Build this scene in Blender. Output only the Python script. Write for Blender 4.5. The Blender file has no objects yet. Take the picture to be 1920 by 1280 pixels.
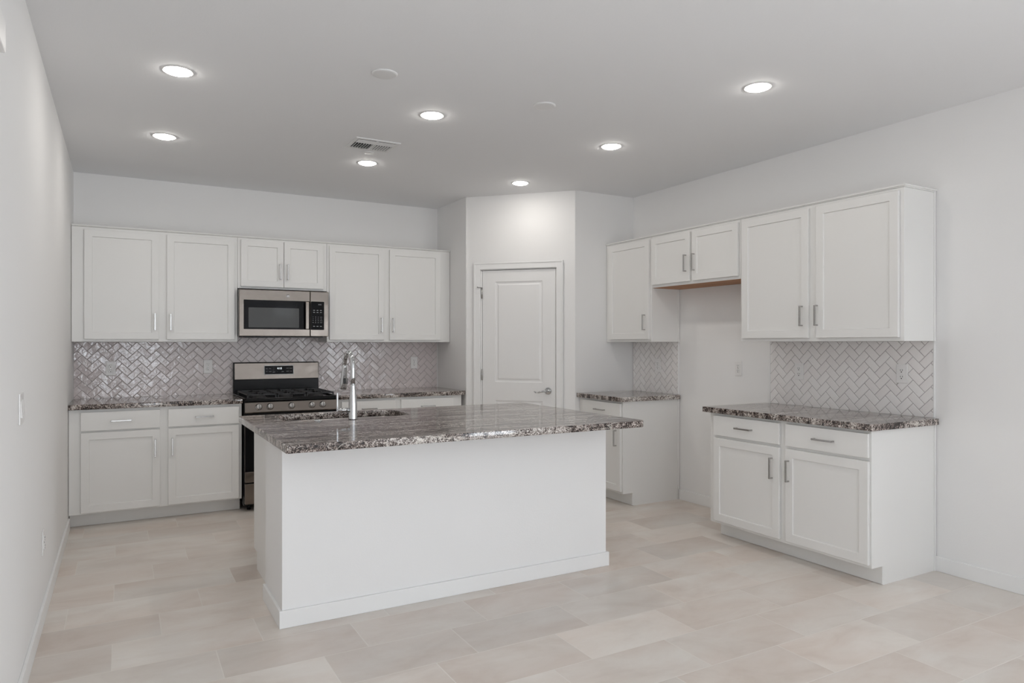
import bpy, bmesh, math, random
from mathutils import Vector, Matrix
random.seed(7)
sc = bpy.context.scene
COL = sc.collection
# ------------------------------------------------------------------ camera
THETA = 0.512
cam_d = bpy.data.cameras.new('camera'); cam = bpy.data.objects.new('camera', cam_d); COL.objects.link(cam)
cam.location = (0, 0, 1.3607); cam.rotation_euler = (math.pi/2, 0, -THETA)
cam_d.sensor_width = 36; cam_d.lens = 1302.0/1920*36; cam_d.shift_y = 3.87/1920; cam_d.clip_start = 0.05
sc.camera = cam
# ------------------------------------------------------------------ view, world, daylight
sc.view_settings.view_transform = 'Standard'; sc.view_settings.look = 'None'
sc.view_settings.gamma = 1; sc.view_settings.use_curve_mapping = False
sc.view_settings.exposure = 0.07
sc.cycles.max_bounces = 12; sc.cycles.diffuse_bounces = 8; sc.cycles.glossy_bounces = 6
sc.cycles.sample_clamp_indirect = 6
try:
    sc.cycles.use_denoising = True
except Exception: pass
world = bpy.data.worlds.new('sky'); sc.world = world; world.use_nodes = True
bg = world.node_tree.nodes['Background']; bg.inputs[0].default_value = (0.80, 0.90, 1.0, 1); bg.inputs[1].default_value = 0.5
XL, XR, YB, YP, C = -0.341, 4.262, 6.65, 5.217, 2.752
YR = -4.3                    # rear wall of the great room, behind the camera
LAMP = 77.0                  # recessed lamp lens strength
SLIDER = (-0.18, 0.74, 0.03, 2.10); WINDOW = (3.05, 3.60, 1.93, 2.27)
def area(name, x0, x1, z0, z1, power, col):
    l = bpy.data.lights.new(name, 'AREA'); l.shape = 'RECTANGLE'; l.size = x1-x0; l.size_y = z1-z0
    l.energy = power; l.color = col
    o = bpy.data.objects.new(name, l); COL.objects.link(o)
    o.location = ((x0+x1)/2, YR-0.25, (z0+z1)/2); o.rotation_euler = (math.pi/2, 0, 0)   # shines towards +y
    return o
area('daylight_slider', *SLIDER, 52, (0.86, 0.93, 1.0))
area('daylight_window', *WINDOW, 1.6, (0.86, 0.93, 1.0))
ADDED_SIDE = (-3.3, -1.1, 0.03, 2.10)     # y0, y1, z0, z1 of an unseen right-wall door, added to let in daylight
o_ = area('added_daylight_side', *ADDED_SIDE, 192, (0.86, 0.93, 1.0))
o_.location = (XR+.25, (ADDED_SIDE[0]+ADDED_SIDE[1])/2, (ADDED_SIDE[2]+ADDED_SIDE[3])/2); o_.rotation_euler = (math.pi/2, 0, math.pi/2)

# ------------------------------------------------------------------ materials
def mat(name, col=(0.8, 0.8, 0.8), rough=0.5, metal=0.0, spec=0.5, aniso=0.0):
    m = bpy.data.materials.new(name); m.use_nodes = True
    b = m.node_tree.nodes['Principled BSDF']
    b.inputs['Base Color'].default_value = (*col, 1); b.inputs['Roughness'].default_value = rough
    b.inputs['Metallic'].default_value = metal; b.inputs['Specular IOR Level'].default_value = spec
    if aniso: b.inputs['Anisotropic'].default_value = aniso
    return m
class N:
    """small node helper"""
    def __init__(s, m): s.m = m; s.t = m.node_tree; s.b = s.t.nodes['Principled BSDF']
    def new(s, k, **kw):
        n = s.t.nodes.new(k)
        for a, v in kw.items(): setattr(n, a, v)
        return n
    def link(s, a, b): s.t.links.new(a, b)
    def val(s, sock, v):
        if hasattr(v, 'node'): s.link(v, sock)
        else: sock.default_value = v
    def math(s, op, a, b=0.0, c=None):
        n = s.new('ShaderNodeMath', operation=op); s.val(n.inputs[0], a); s.val(n.inputs[1], b)
        if c is not None: s.val(n.inputs[2], c)
        return n.outputs[0]
    def mix(s, f, a, b, mode='MIX'):
        n = s.new('ShaderNodeMix', data_type='RGBA', blend_type=mode)
        s.val(n.inputs[0], f)
        for k, v in ((6, a), (7, b)):
            if hasattr(v, 'node'): s.link(v, n.inputs[k])
            else: n.inputs[k].default_value = (*v, 1)
        return n.outputs[2]
    def ramp(s, f, stops, interp='LINEAR'):
        n = s.new('ShaderNodeValToRGB'); n.color_ramp.interpolation = interp
        e = n.color_ramp.elements
        while len(e) < len(stops): e.new(0.5)
        for i, (p, c) in enumerate(stops):
            e[i].position = p; e[i].color = (*c, 1) if len(c) == 3 else c
        s.link(f, n.inputs[0]); return n.outputs[0]
    def pos(s, scale=(1, 1, 1), loc=(0, 0, 0)):
        g = s.new('ShaderNodeNewGeometry'); mp = s.new('ShaderNodeMapping')
        s.link(g.outputs['Position'], mp.inputs[0]); mp.inputs['Scale'].default_value = scale; mp.inputs['Location'].default_value = loc
        return mp.outputs[0]
    def noise(s, vec, scale, detail=2, rough=0.5, dist=0.0):
        n = s.new('ShaderNodeTexNoise'); s.link(vec, n.inputs['Vector'])
        n.inputs['Scale'].default_value = scale; n.inputs['Detail'].default_value = detail
        n.inputs['Roughness'].default_value = rough; n.inputs['Distortion'].default_value = dist
        return n.outputs[0]
    def bump(s, h, strength, dist=0.001):
        n = s.new('ShaderNodeBump'); n.inputs['Strength'].default_value = strength; n.inputs['Distance'].default_value = dist
        s.link(h, n.inputs['Height']); s.link(n.outputs[0], s.b.inputs['Normal'])

def paint(name, col, rough, bump=0.15, scale=120):
    m = mat(name, col, rough); n = N(m)
    n.bump(n.noise(n.pos(), scale, 3), bump, 0.002)
    return m
M_wall = paint('wall_paint', (0.82, 0.815, 0.81), 0.75)
M_ceil = paint('ceiling_paint', (0.795, 0.80, 0.81), 0.85, 0.2)
M_trim = mat('trim_paint', (0.83, 0.83, 0.825), 0.38)
M_cab = paint('cabinet_paint', (0.79, 0.785, 0.77), 0.36, 0.03, 40)
M_door = paint('door_paint', (0.82, 0.815, 0.81), 0.42, 0.04, 60)
M_chrome = mat('chrome', (0.62, 0.63, 0.64), 0.07, 1.0)
M_nickel = mat('brushed_nickel', (0.46, 0.45, 0.44), 0.24, 1.0)
M_black = mat('black_enamel', (0.006, 0.006, 0.007), 0.2, spec=0.28)
M_iron = mat('cast_iron', (0.018, 0.018, 0.02), 0.42)
M_glass_black = mat('black_glass', (0.004, 0.004, 0.005), 0.05, spec=0.14)
M_mesh_glass = mat('oven_window_glass', (0.085, 0.087, 0.088), 0.06, spec=0.2)
M_plastic = mat('white_plastic', (0.80, 0.79, 0.78), 0.3)
M_slot = mat('slot_black', (0.02, 0.02, 0.02), 0.5)
M_dark = mat('duct_shade', (0.03, 0.03, 0.035), 0.8)
M_mark = mat('keypad_print', (0.55, 0.56, 0.58), 0.5)
M_vent = mat('vent_enamel', (0.74, 0.74, 0.74), 0.45)
M_shadowline = mat('shadow_line', (0.05, 0.05, 0.05), 0.6)  # near-black for painted shadow lines; no part uses it

def stainless(name, tangent, col=(0.215, 0.188, 0.166)):
    m = mat(name, col, 0.20, 1.0, aniso=0.7); n = N(m)
    c = n.new('ShaderNodeCombineXYZ')
    for k in range(3): c.inputs[k].default_value = tangent[k]
    n.link(c.outputs[0], n.b.inputs['Tangent'])
    n.bump(n.noise(n.pos((1, 1, 1)), 6, 1, 0.5), 0.35, 0.01)
    return m
M_steel = stainless('brushed_stainless_steel', (1, 0, 0))
M_sink = mat('sink_stainless_steel', (0.40, 0.38, 0.37), 0.28, 1.0)

# wood underside of the bridge cabinet
M_wood = mat('raw_wood', (0.4, 0.2, 0.1), 0.6); n = N(M_wood)
n.link(n.ramp(n.noise(n.pos((40, 1.5, 40)), 1.0, 4), [(0.3, (0.30, 0.13, 0.055)), (0.7, (0.50, 0.25, 0.12))]), n.b.inputs['Base Color'])

# lamp lens
M_lens = bpy.data.materials.new('lamp_lens'); M_lens.use_nodes = True
nt = M_lens.node_tree; nt.nodes.clear()
em = nt.nodes.new('ShaderNodeEmission'); em.inputs[0].default_value = (1.0, 0.955, 0.895, 1); em.inputs[1].default_value = LAMP
ou = nt.nodes.new('ShaderNodeOutputMaterial'); nt.links.new(em.outputs[0], ou.inputs[0])
M_led = bpy.data.materials.new('clock_digits'); M_led.use_nodes = True
nt = M_led.node_tree; nt.nodes.clear()
em = nt.nodes.new('ShaderNodeEmission'); em.inputs[0].default_value = (0.9, 0.97, 1.0, 1); em.inputs[1].default_value = 1.6
ou = nt.nodes.new('ShaderNodeOutputMaterial'); nt.links.new(em.outputs[0], ou.inputs[0])
# thin window glass
M_glass = bpy.data.materials.new('window_glass'); M_glass.use_nodes = True
nt = M_glass.node_tree; nt.nodes.clear()
tr = nt.nodes.new('ShaderNodeBsdfTransparent'); gl = nt.nodes.new('ShaderNodeBsdfGlossy'); gl.inputs['Roughness'].default_value = 0.02
mx = nt.nodes.new('ShaderNodeMixShader'); mx.inputs[0].default_value = 0.08
ou = nt.nodes.new('ShaderNodeOutputMaterial')
nt.links.new(tr.outputs[0], mx.inputs[1]); nt.links.new(gl.outputs[0], mx.inputs[2]); nt.links.new(mx.outputs[0], ou.inputs[0])

# granite
M_granite = mat('granite', (0.3, 0.25, 0.22), 0.07); n = N(M_granite)
p = n.pos()
warp = n.new('ShaderNodeVectorMath', operation='MULTIPLY_ADD')
wn = n.new('ShaderNodeTexNoise'); n.link(p, wn.inputs['Vector']); wn.inputs['Scale'].default_value = 45; wn.inputs['Detail'].default_value = 3
n.link(wn.outputs[1], warp.inputs[0]); warp.inputs[1].default_value = (0.02, 0.02, 0.02); n.link(p, warp.inputs[2])
s1 = n.noise(warp.outputs[0], 165, 3, 0.75)
s2 = n.noise(warp.outputs[0], 38, 4, 0.6, 0.6)
vo = n.new('ShaderNodeTexVoronoi'); n.link(warp.outputs[0], vo.inputs['Vector']); vo.inputs['Scale'].default_value = 130
sp = n.math('ADD', n.math('MULTIPLY', s1, 0.65), n.math('MULTIPLY', s2, 0.35))
# long veins running with the slab
vp = n.new('ShaderNodeMapping'); n.link(p, vp.inputs[0]); vp.inputs['Scale'].default_value = (0.9, 7.0, 3.0); vp.inputs['Rotation'].default_value = (0, 0, 0.06)
v1 = n.noise(vp.outputs[0], 2.2, 6, 0.62, 0.5)
sp = n.math('ADD', sp, n.math('MULTIPLY', n.math('SUBTRACT', v1, 0.5), 0.26))
c1 = n.ramp(sp, [(0.42, (0.010, 0.009, 0.010)), (0.474, (0.05, 0.038, 0.036)), (0.507, (0.19, 0.155, 0.140)), (0.535, (0.40, 0.37, 0.35)), (0.60, (0.72, 0.71, 0.69))])
c2 = n.ramp(v1, [(0.36, (0.60, 0.53, 0.51)), (0.5, (0.93, 0.86, 0.825)), (0.64, (1.1, 1.08, 1.06))])
c1 = n.mix(1.0, c1, c2, 'MULTIPLY')
thin = n.math('LESS_THAN', n.math('ABSOLUTE', n.math('SUBTRACT', n.noise(vp.outputs[0], 1.1, 4, 0.6, 1.0), 0.52)), 0.006)
c1 = n.mix(n.math('MULTIPLY', thin, 0.45), c1, (0.72, 0.68, 0.62))
n.link(c1, n.b.inputs['Base Color'])
n.link(n.ramp(s1, [(0.3, (0.05,)*3), (0.7, (0.10,)*3)]), n.b.inputs['Roughness'])

# floor tile: rows along x, third-stepped running bond
M_floor = mat('floor_tile', (0.5, 0.45, 0.4), 0.34); n = N(M_floor)
g = n.new('ShaderNodeNewGeometry'); sx = n.new('ShaderNodeSeparateXYZ'); n.link(g.outputs['Position'], sx.inputs[0])
PY, PX = 0.2965, 0.603
ry = n.math('DIVIDE', n.math('SUBTRACT', sx.outputs[1], 1.552 - 30*PY), PY)
row = n.math('FLOOR', ry)
rowr = n.math('SUBTRACT', row, 30.0)
rx = n.math('DIVIDE', n.math('ADD', n.math('SUBTRACT', sx.outputs[0], 0.566 - 90*PX), n.math('MULTIPLY', rowr, 2*PX/3)), PX)
colm = n.math('FLOOR', rx)
fx = n.math('FRACT', rx); fy = n.math('FRACT', ry)
ex = n.math('MULTIPLY', n.math('MINIMUM', fx, n.math('SUBTRACT', 1.0, fx)), PX)
ey = n.math('MULTIPLY', n.math('MINIMUM', fy, n.math('SUBTRACT', 1.0, fy)), PY)
ed = n.math('MINIMUM', ex, ey)
gm = n.math('SUBTRACT', 1.0, n.math('SMOOTH_MIN', 1.0, n.math('MULTIPLY', n.math('MAXIMUM', n.math('SUBTRACT', ed, 0.0016), 0.0), 700), 0.05))
cid = n.new('ShaderNodeCombineXYZ'); n.link(row, cid.inputs[0]); n.link(colm, cid.inputs[1])
wnz = n.new('ShaderNodeTexWhiteNoise'); wnz.noise_dimensions = '3D'; n.link(cid.outputs[0], wnz.inputs['Vector'])
off = n.new('ShaderNodeVectorMath', operation='MULTIPLY_ADD'); n.link(wnz.outputs['Color'], off.inputs[0]); off.inputs[1].default_value = (40, 40, 40); n.link(g.outputs['Position'], off.inputs[2])
st = n.new('ShaderNodeMapping'); n.link(off.outputs[0], st.inputs[0]); st.inputs['Scale'].default_value = (1.0, 1.9, 1.0)
cl = n.noise(st.outputs[0], 2.6, 6, 0.62, 0.6)
cl2 = n.noise(st.outputs[0], 1.2, 3, 0.5, 0.3)
base = n.ramp(cl, [(0.30, (0.57, 0.490, 0.425)), (0.50, (0.69, 0.625, 0.565)), (0.68, (0.76, 0.715, 0.665))])
base = n.mix(0.45, base, n.ramp(cl2, [(0.38, (0.65, 0.555, 0.495)), (0.60, (0.74, 0.71, 0.67))]))
tone = n.math('MULTIPLY_ADD', wnz.outputs['Value'], 0.14, 0.93)
hsv = n.new('ShaderNodeHueSaturation'); n.link(base, hsv.inputs['Color']); n.link(tone, hsv.inputs['Value'])
n.link(n.mix(n.math('MULTIPLY', gm, 0.75), hsv.outputs[0], (0.80, 0.76, 0.71)), n.b.inputs['Base Color'])
n.link(n.math('MULTIPLY_ADD', gm, 0.35, 0.33), n.b.inputs['Roughness'])
n.bump(n.math('SUBTRACT', n.math('MULTIPLY', cl, 0.25), gm), 0.25, 0.002)

# glazed hand made wall tile; each tile is an island with its own tone
def tile_mat(name, wob, rough, ca=(0.655, 0.590, 0.590), cb_=(0.70, 0.640, 0.635)):
    m = mat(name, (0.68, 0.62, 0.60), rough); n = N(m)
    g = n.new('ShaderNodeNewGeometry')
    n.link(n.ramp(g.outputs['Random Per Island'], [(0.0, ca), (1.0, cb_)]), n.b.inputs['Base Color'])
    off = n.new('ShaderNodeVectorMath', operation='ADD'); n.link(g.outputs['Position'], off.inputs[0])
    cb = n.new('ShaderNodeCombineXYZ'); n.link(n.math('MULTIPLY', g.outputs['Random Per Island'], 37.0), cb.inputs[0]); n.link(cb.outputs[0], off.inputs[1])
    n.bump(n.noise(off.outputs[0], 30, 2, 0.55, 0.5), wob, 0.006)
    n.b.inputs['Specular IOR Level'].default_value = 0.62
    return m
M_tile = tile_mat('glazed_wall_tile', 0.34, 0.03)
M_tile_side = tile_mat('glazed_wall_tile_pale', 0.10, 0.16, (0.83, 0.80, 0.79), (0.87, 0.85, 0.84))
M_grout = mat('tile_grout', (0.33, 0.30, 0.29), 0.8)

# ------------------------------------------------------------------ mesh helpers
class MB:
    """collects shapes into one bmesh; coordinates in the thing's own frame"""
    def __init__(s): s.bm = bmesh.new()
    def box(s, x0, x1, y0, y1, z0, z1, bev=0.0, seg=2):
        r = bmesh.ops.create_cube(s.bm, size=1.0)
        M = Matrix.Translation(((x0+x1)/2, (y0+y1)/2, (z0+z1)/2)) @ Matrix.Diagonal((abs(x1-x0), abs(y1-y0), abs(z1-z0), 1))
        bmesh.ops.transform(s.bm, matrix=M, verts=r['verts'])
        if bev:
            es = list({e for v in r['verts'] for e in v.link_edges})
            bmesh.ops.bevel(s.bm, geom=es, offset=bev, segments=seg, profile=0.5, affect='EDGES')
        return s
    def prism(s, pts, z0, z1):
        b = [s.bm.verts.new((x, y, z0)) for x, y in pts]; t = [s.bm.verts.new((x, y, z1)) for x, y in pts]
        k = len(pts); s.bm.faces.new(b[::-1]); s.bm.faces.new(t)
        for i in range(k): s.bm.faces.new((b[i], b[(i+1) % k], t[(i+1) % k], t[i]))
        bmesh.ops.recalc_face_normals(s.bm, faces=s.bm.faces)
        return s
    def extrude_x(s, prof, x0, x1):
        """profile of (y, z) points swept along x"""
        b = [s.bm.verts.new((x0, y, z)) for y, z in prof]; t = [s.bm.verts.new((x1, y, z)) for y, z in prof]
        k = len(prof); s.bm.faces.new(b[::-1]); s.bm.faces.new(t)
        for i in range(k): s.bm.faces.new((b[i], b[(i+1) % k], t[(i+1) % k], t[i]))
        bmesh.ops.recalc_face_normals(s.bm, faces=s.bm.faces)
        return s
    def cyl(s, p0, p1, r0, r1=None, seg=24, smooth=True):
        r1 = r0 if r1 is None else r1
        p0, p1 = Vector(p0), Vector(p1); d = p1-p0
        r = bmesh.ops.create_cone(s.bm, cap_ends=True, segments=seg, radius1=r0, radius2=r1, depth=d.length)
        M = Matrix.Translation((p0+p1)/2) @ d.to_track_quat('Z', 'Y').to_matrix().to_4x4()
        bmesh.ops.transform(s.bm, matrix=M, verts=r['verts'])
        if smooth:
            for f in {f for v in r['verts'] for f in v.link_faces}:
                if len(f.verts) == 4: f.smooth = True
        return s
    def lathe(s, prof, center=(0, 0, 0), axis='Z', seg=40):
        rings = []
        cx, cy, cz = center
        for r, h in prof:
            if r < 1e-6:
                p = (0, 0, h) if axis == 'Z' else (0, -h, 0)
                rings.append([s.bm.verts.new((p[0]+cx, p[1]+cy, p[2]+cz))]); continue
            ring = []
            for i in range(seg):
                a = 2*math.pi*i/seg
                p = (r*math.cos(a), r*math.sin(a), h) if axis == 'Z' else (r*math.cos(a), -h, r*math.sin(a))
                ring.append(s.bm.verts.new((p[0]+cx, p[1]+cy, p[2]+cz)))
            rings.append(ring)
        for A, B in zip(rings, rings[1:]):
            for i in range(seg):
                j = (i+1) % seg
                if len(A) == 1 and len(B) == 1: continue
                if len(A) == 1: f = s.bm.faces.new((A[0], B[j], B[i]))
                elif len(B) == 1: f = s.bm.faces.new((A[i], A[j], B[0]))
                else: f = s.bm.faces.new((A[i], A[j], B[j], B[i]))
                f.smooth = True
        bmesh.ops.recalc_face_normals(s.bm, faces=s.bm.faces)
        return s
    def tube(s, pts, radii, seg=20, caps=True):
        pts = [Vector(p) for p in pts]
        if not hasattr(radii, '__len__'): radii = [radii]*len(pts)
        up = Vector((1, 0, 0)); rings = []
        for i, p in enumerate(pts):
            d = (pts[min(i+1, len(pts)-1)]-pts[max(i-1, 0)]).normalized()
            a = up - d*up.dot(d)
            if a.length < 1e-4: a = Vector((0, 1, 0)) - d*d.y
            a.normalize(); b = d.cross(a)
            rings.append([s.bm.verts.new(p+radii[i]*(a*math.cos(2*math.pi*k/seg)+b*math.sin(2*math.pi*k/seg))) for k in range(seg)])
        for A, B in zip(rings, rings[1:]):
            for k in range(seg):
                f = s.bm.faces.new((A[k], A[(k+1) % seg], B[(k+1) % seg], B[k])); f.smooth = True
        if caps: s.bm.faces.new(rings[0][::-1]); s.bm.faces.new(rings[-1])
        bmesh.ops.recalc_face_normals(s.bm, faces=s.bm.faces)
        return s
    def add_mesh(s, me, M=None):
        k = len(s.bm.verts)
        s.bm.from_mesh(me); s.bm.verts.ensure_lookup_table()
        if M is not None: bmesh.ops.transform(s.bm, matrix=M, verts=s.bm.verts[k:])
        return s
    def build(s, name, m, parent=None, loc=(0, 0, 0), rotz=0.0):
        me = bpy.data.meshes.new(name); s.bm.to_mesh(me); s.bm.free(); me.materials.append(m)
        o = bpy.data.objects.new(name, me); COL.objects.link(o)
        o.location = loc; o.rotation_euler = (0, 0, rotz)
        if parent: o.parent = parent
        return o

def tag(o, label=None, cat=None, group=None, kind=None):
    if label: o['label'] = label
    if cat: o['category'] = cat
    if group: o['group'] = group
    if kind: o['kind'] = kind
    return o
def thing(name, label, cat, loc, rotz=0.0, group=None):
    o = bpy.data.objects.new(name, None); COL.objects.link(o); o.empty_display_size = 0.1
    o.location = loc; o.rotation_euler = (0, 0, rotz); return tag(o, label, cat, group)
def struct(name, mb, m, **kw):
    return tag(mb.build(name, m, **kw), kind='structure')
def dup(root, loc, rotz, label, parent=None):
    r = root.copy(); COL.objects.link(r); r.location = loc; r.rotation_euler = (0, 0, rotz); r['label'] = label
    for ch in list(root.children):
        c = ch.copy(); COL.objects.link(c); c.parent = r
        for gch in list(ch.children):
            d = gch.copy(); COL.objects.link(d); d.parent = c
    return r
def slab_with_hole(outer, hole, z0, z1, bev=0.003):
    """flat slab from a rounded outline with an optional hole"""
    cu = bpy.data.curves.new('outline', 'CURVE'); cu.dimensions = '2D'; cu.fill_mode = 'BOTH'
    for pts in ([outer] + ([hole] if hole else [])):
        sp = cu.splines.new('POLY'); sp.points.add(len(pts)-1)
        for i, (x, y) in enumerate(pts): sp.points[i].co = (x, y, 0, 1)
        sp.use_cyclic_u = True
    cu.extrude = (z1-z0)/2 - bev; cu.bevel_depth = bev; cu.bevel_resolution = 2; cu.offset = -bev
    o = bpy.data.objects.new('outline', cu); COL.objects.link(o)
    me = bpy.data.meshes.new_from_object(o.evaluated_get(bpy.context.evaluated_depsgraph_get()))
    me.transform(Matrix.Translation((0, 0, (z0+z1)/2)))
    bpy.data.objects.remove(o); bpy.data.curves.remove(cu)
    return me
def rrect(x0, x1, y0, y1, r, seg=8, rr=None):
    pts = []
    rr = rr or (r, r, r, r)
    for (cx, cy, a0, q) in ((x0, y0, 180, rr[0]), (x1, y0, 270, rr[1]), (x1, y1, 0, rr[2]), (x0, y1, 90, rr[3])):
        ox = cx+q if cx == x0 else cx-q; oy = cy+q if cy == y0 else cy-q
        for i in range(seg+1):
            a = math.radians(a0+90*i/seg); pts.append((ox+q*math.cos(a), oy+q*math.sin(a)))
    return pts
def text_mesh(txt, size, depth=0.0004):
    """letters lying on a plane that faces -y, centred"""
    cu = bpy.data.curves.new('txt', 'FONT'); cu.body = txt; cu.size = size; cu.extrude = depth
    cu.align_x = 'CENTER'; cu.align_y = 'CENTER'
    o = bpy.data.objects.new('txt', cu); COL.objects.link(o)
    me = bpy.data.meshes.new_from_object(o.evaluated_get(bpy.context.evaluated_depsgraph_get()))
    bpy.data.objects.remove(o); bpy.data.curves.remove(cu)
    me.transform(Matrix.Rotation(math.pi/2, 4, 'X'))
    return me

# ------------------------------------------------------------------ room shell
struct('floor', MB().box(XL-.15, XR+.15, YR-.15, YB+.15, -.1, 0), M_floor)
struct('ceiling', MB().box(XL-.15, XR+.15, YR-.15, YB+.15, C, C+.12), M_ceil)
struct('wall_left', MB().box(XL-.12, XL, YR, YB+.12, 0, C), M_wall)
struct('wall_right', MB().box(XR, XR+.12, ADDED_SIDE[1], YB+.12, 0, C).box(XR, XR+.12, YR, ADDED_SIDE[0], 0, C).box(XR, XR+.12, ADDED_SIDE[0], ADDED_SIDE[1], ADDED_SIDE[3], C).box(XR, XR+.12, ADDED_SIDE[0], ADDED_SIDE[1], 0, ADDED_SIDE[2]), M_wall)
struct('wall_back', MB().box(XL, XR, YB, YB+.12, 0, C), M_wall)
A = Vector((2.862, 5.976)); B = Vector((3.578, 5.232)); dv = (B-A).normalized(); LEN = (B-A).length
PROT = math.atan2(dv.y, dv.x)
nb = Vector((-dv.y, dv.x))             # into the pantry
struct('wall_pantry_side', MB().prism([(2.850, YB), (2.850, 5.964), (A.x, A.y), (2.95, 6.02), (2.95, YB)], 0, C), M_wall)
struct('wall_pantry_end', MB().prism([(B.x, B.y), (B.x+.012, YP), (XR, YP), (XR, YP+.1), (3.62, YP+.1)], 0, C), M_wall)
# angled wall with the door opening, in its own frame (x along the wall, -y into the kitchen)
DX0, DX1, DZ = 0.145, 0.880, 2.058
struct('wall_pantry_front', MB().box(0, DX0, 0, .1, 0, C).box(DX1, LEN, 0, .1, 0, C).box(DX0, DX1, 0, .1, DZ, C), M_wall, loc=(A.x, A.y, 0), rotz=PROT)
# rear wall with slider and window openings
def holed_wall(y0, y1, holes, x0, x1):
    m = MB(); xs = sorted({x0, x1, *[h[0] for h in holes], *[h[1] for h in holes]})
    for a, b in zip(xs, xs[1:]):
        h = [q for q in holes if q[0] <= a and q[1] >= b]
        if not h: m.box(a, b, y0, y1, 0, C)
        else:
            if h[0][2] > 0: m.box(a, b, y0, y1, 0, h[0][2])
            m.box(a, b, y0, y1, h[0][3], C)
    return m
struct('wall_rear', holed_wall(YR-.12, YR, [SLIDER, WINDOW], XL, XR), M_wall)
def window(name, x0, x1, z0, z1, mull, side=False):
    r = thing(name, None, None, ((x0+x1)/2, YR-.06, z0)); r['kind'] = 'structure'
    if side: r.location = (XR+.06, (x0+x1)/2, z0); r.rotation_euler.z = math.pi/2
    w = (x1-x0)/2; h = z1-z0; f = MB(); t = .05
    f.box(-w+.001, -w+t, -.04, .04, 0.001, h-.001).box(w-t, w-.001, -.04, .04, 0.001, h-.001).box(-w+t, w-t, -.04, .04, 0.001, t).box(-w+t, w-t, -.04, .04, h-t, h-.001)
    if mull: f.box(-.035, .035, -.03, .03, t, h-t)
    tag(f.build('window_frame', M_trim, r), kind='structure')
    tag(MB().box(-w+t, w-t, -.004, .004, t, h-t).build('pane', M_glass, r), kind='structure')
window('window_1', *SLIDER, True); window('window_2', *WINDOW, False); window('window_side_added', *ADDED_SIDE, True, True)  # the last is the unseen side door added for its daylight
# baseboards
BH, BT = .088, .013
def bb(name, x0, x1, y0, y1, h=BH): struct(name, MB().box(x0, x1, y0, y1, 0, h, .0025), M_trim)
bb('baseboard_left', XL, XL+BT, YR, 5.985)
bb('baseboard_right', XR-BT, XR, 3.607, 4.580)
bb('baseboard_front', XR-BT, XR, ADDED_SIDE[1]+.02, 2.386)
struct('baseboard_pantry', MB().box(0.002, .074, -BT, 0, 0, BH, .0025).box(.945, LEN-.004, -BT, 0, 0, BH, .0025), M_trim, loc=(A.x, A.y, 0), rotz=PROT)

# pantry door: casing, slab, hinges, lever
cs = MB()
cw = .064
prof_t = .016
cs.box(.078, .078+cw, -prof_t, 0, 0, 2.122, .004).box(.942-cw, .942, -prof_t, 0, 0, 2.122, .004).box(.078+cw-.004, .942-cw+.004, -prof_t, 0, 2.122-cw, 2.122, .004)
cs.box(.078, .092, -prof_t-.005, -.002, 0, 2.122, .002).box(.928, .942, -prof_t-.005, -.002, 0, 2.122, .002).box(.09, .93, -prof_t-.005, -.002, 2.108, 2.122, .002)
struct('trim_1', cs, M_trim, loc=(A.x, A.y, 0), rotz=PROT)
struct('trim_2', MB().box(.1455, .157, .001, .1, 0, 2.045).box(.871, .8795, .001, .1, 0, 2.045).box(.1455, .8795, .001, .1, 2.053, 2.0575)
       .box(.157, .170, .045, .1, 0, 2.045).box(.858, .871, .045, .1, 0, 2.045).box(.157, .871, .045, .1, 2.035, 2.053), M_trim, loc=(A.x, A.y, 0), rotz=PROT)
door = thing('door_1', 'white two panel interior door in the angled corner wall', 'door', (A.x+dv.x*.514, A.y+dv.y*.514, 0), PROT); door['kind'] = 'structure'
def panel_slab(w, z0, z1, panels, t=.035):
    """door slab centred on x, face at y=0, moulded sunk-and-raised panels"""
    m = MB(); bm = m.bm
    xs = [-w/2, w/2]; 
    pxs = (panels[0][0], panels[0][1])
    X = [-w/2, pxs[0], pxs[1], w/2]
    Z = [z0]
    for p_ in panels: Z += [p_[2], p_[3]]
    Z.append(z1)
    grid = {}
    for i, x in enumerate(X):
        for j, z in enumerate(Z): grid[i, j] = bm.verts.new((x, 0, z))
    for i in range(3):
        for j in range(len(Z)-1):
            if i == 1 and j % 2 == 1:
                a, b, c, d = grid[i, j], grid[i+1, j], grid[i+1, j+1], grid[i, j+1]
                prev = [a, b, c, d]
                x0, x1, q0, q1 = X[1], X[2], Z[j], Z[j+1]
                for ins, dep in ((.006, .007), (.020, .0085), (.034, .0015), (.036, .001)):
                    nx = [bm.verts.new((x0+ins, dep, q0+ins)), bm.verts.new((x1-ins, dep, q0+ins)), bm.verts.new((x1-ins, dep, q1-ins)), bm.verts.new((x0+ins, dep, q1-ins))]
                    for k in range(4): bm.faces.new((prev[k], prev[(k+1) % 4], nx[(k+1) % 4], nx[k]))
                    prev = nx
                bm.faces.new(prev)
            else: bm.faces.new((grid[i, j], grid[i+1, j], grid[i+1, j+1], grid[i, j+1]))
    k = len(Z)-1
    b0, b1, b2, b3 = bm.verts.new((-w/2, t, z0)), bm.verts.new((w/2, t, z0)), bm.verts.new((w/2, t, z1)), bm.verts.new((-w/2, t, z1))
    bm.faces.new((b3, b2, b1, b0))
    bm.faces.new([grid[i, 0] for i in range(3, -1, -1)] + [b0, b1])
    bm.faces.new([grid[i, k] for i in range(4)] + [b2, b3])
    bm.faces.new([grid[0, j] for j in range(k+1)] + [b3, b0])
    bm.faces.new([grid[3, j] for j in range(k, -1, -1)] + [b1, b2])
    bmesh.ops.recalc_face_normals(bm, faces=bm.faces)
    return m
slab = panel_slab(.706, .012, 2.0475, [(-.229, .231, .24, .828), (-.229, .231, 1.0, 1.942)])
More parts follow.
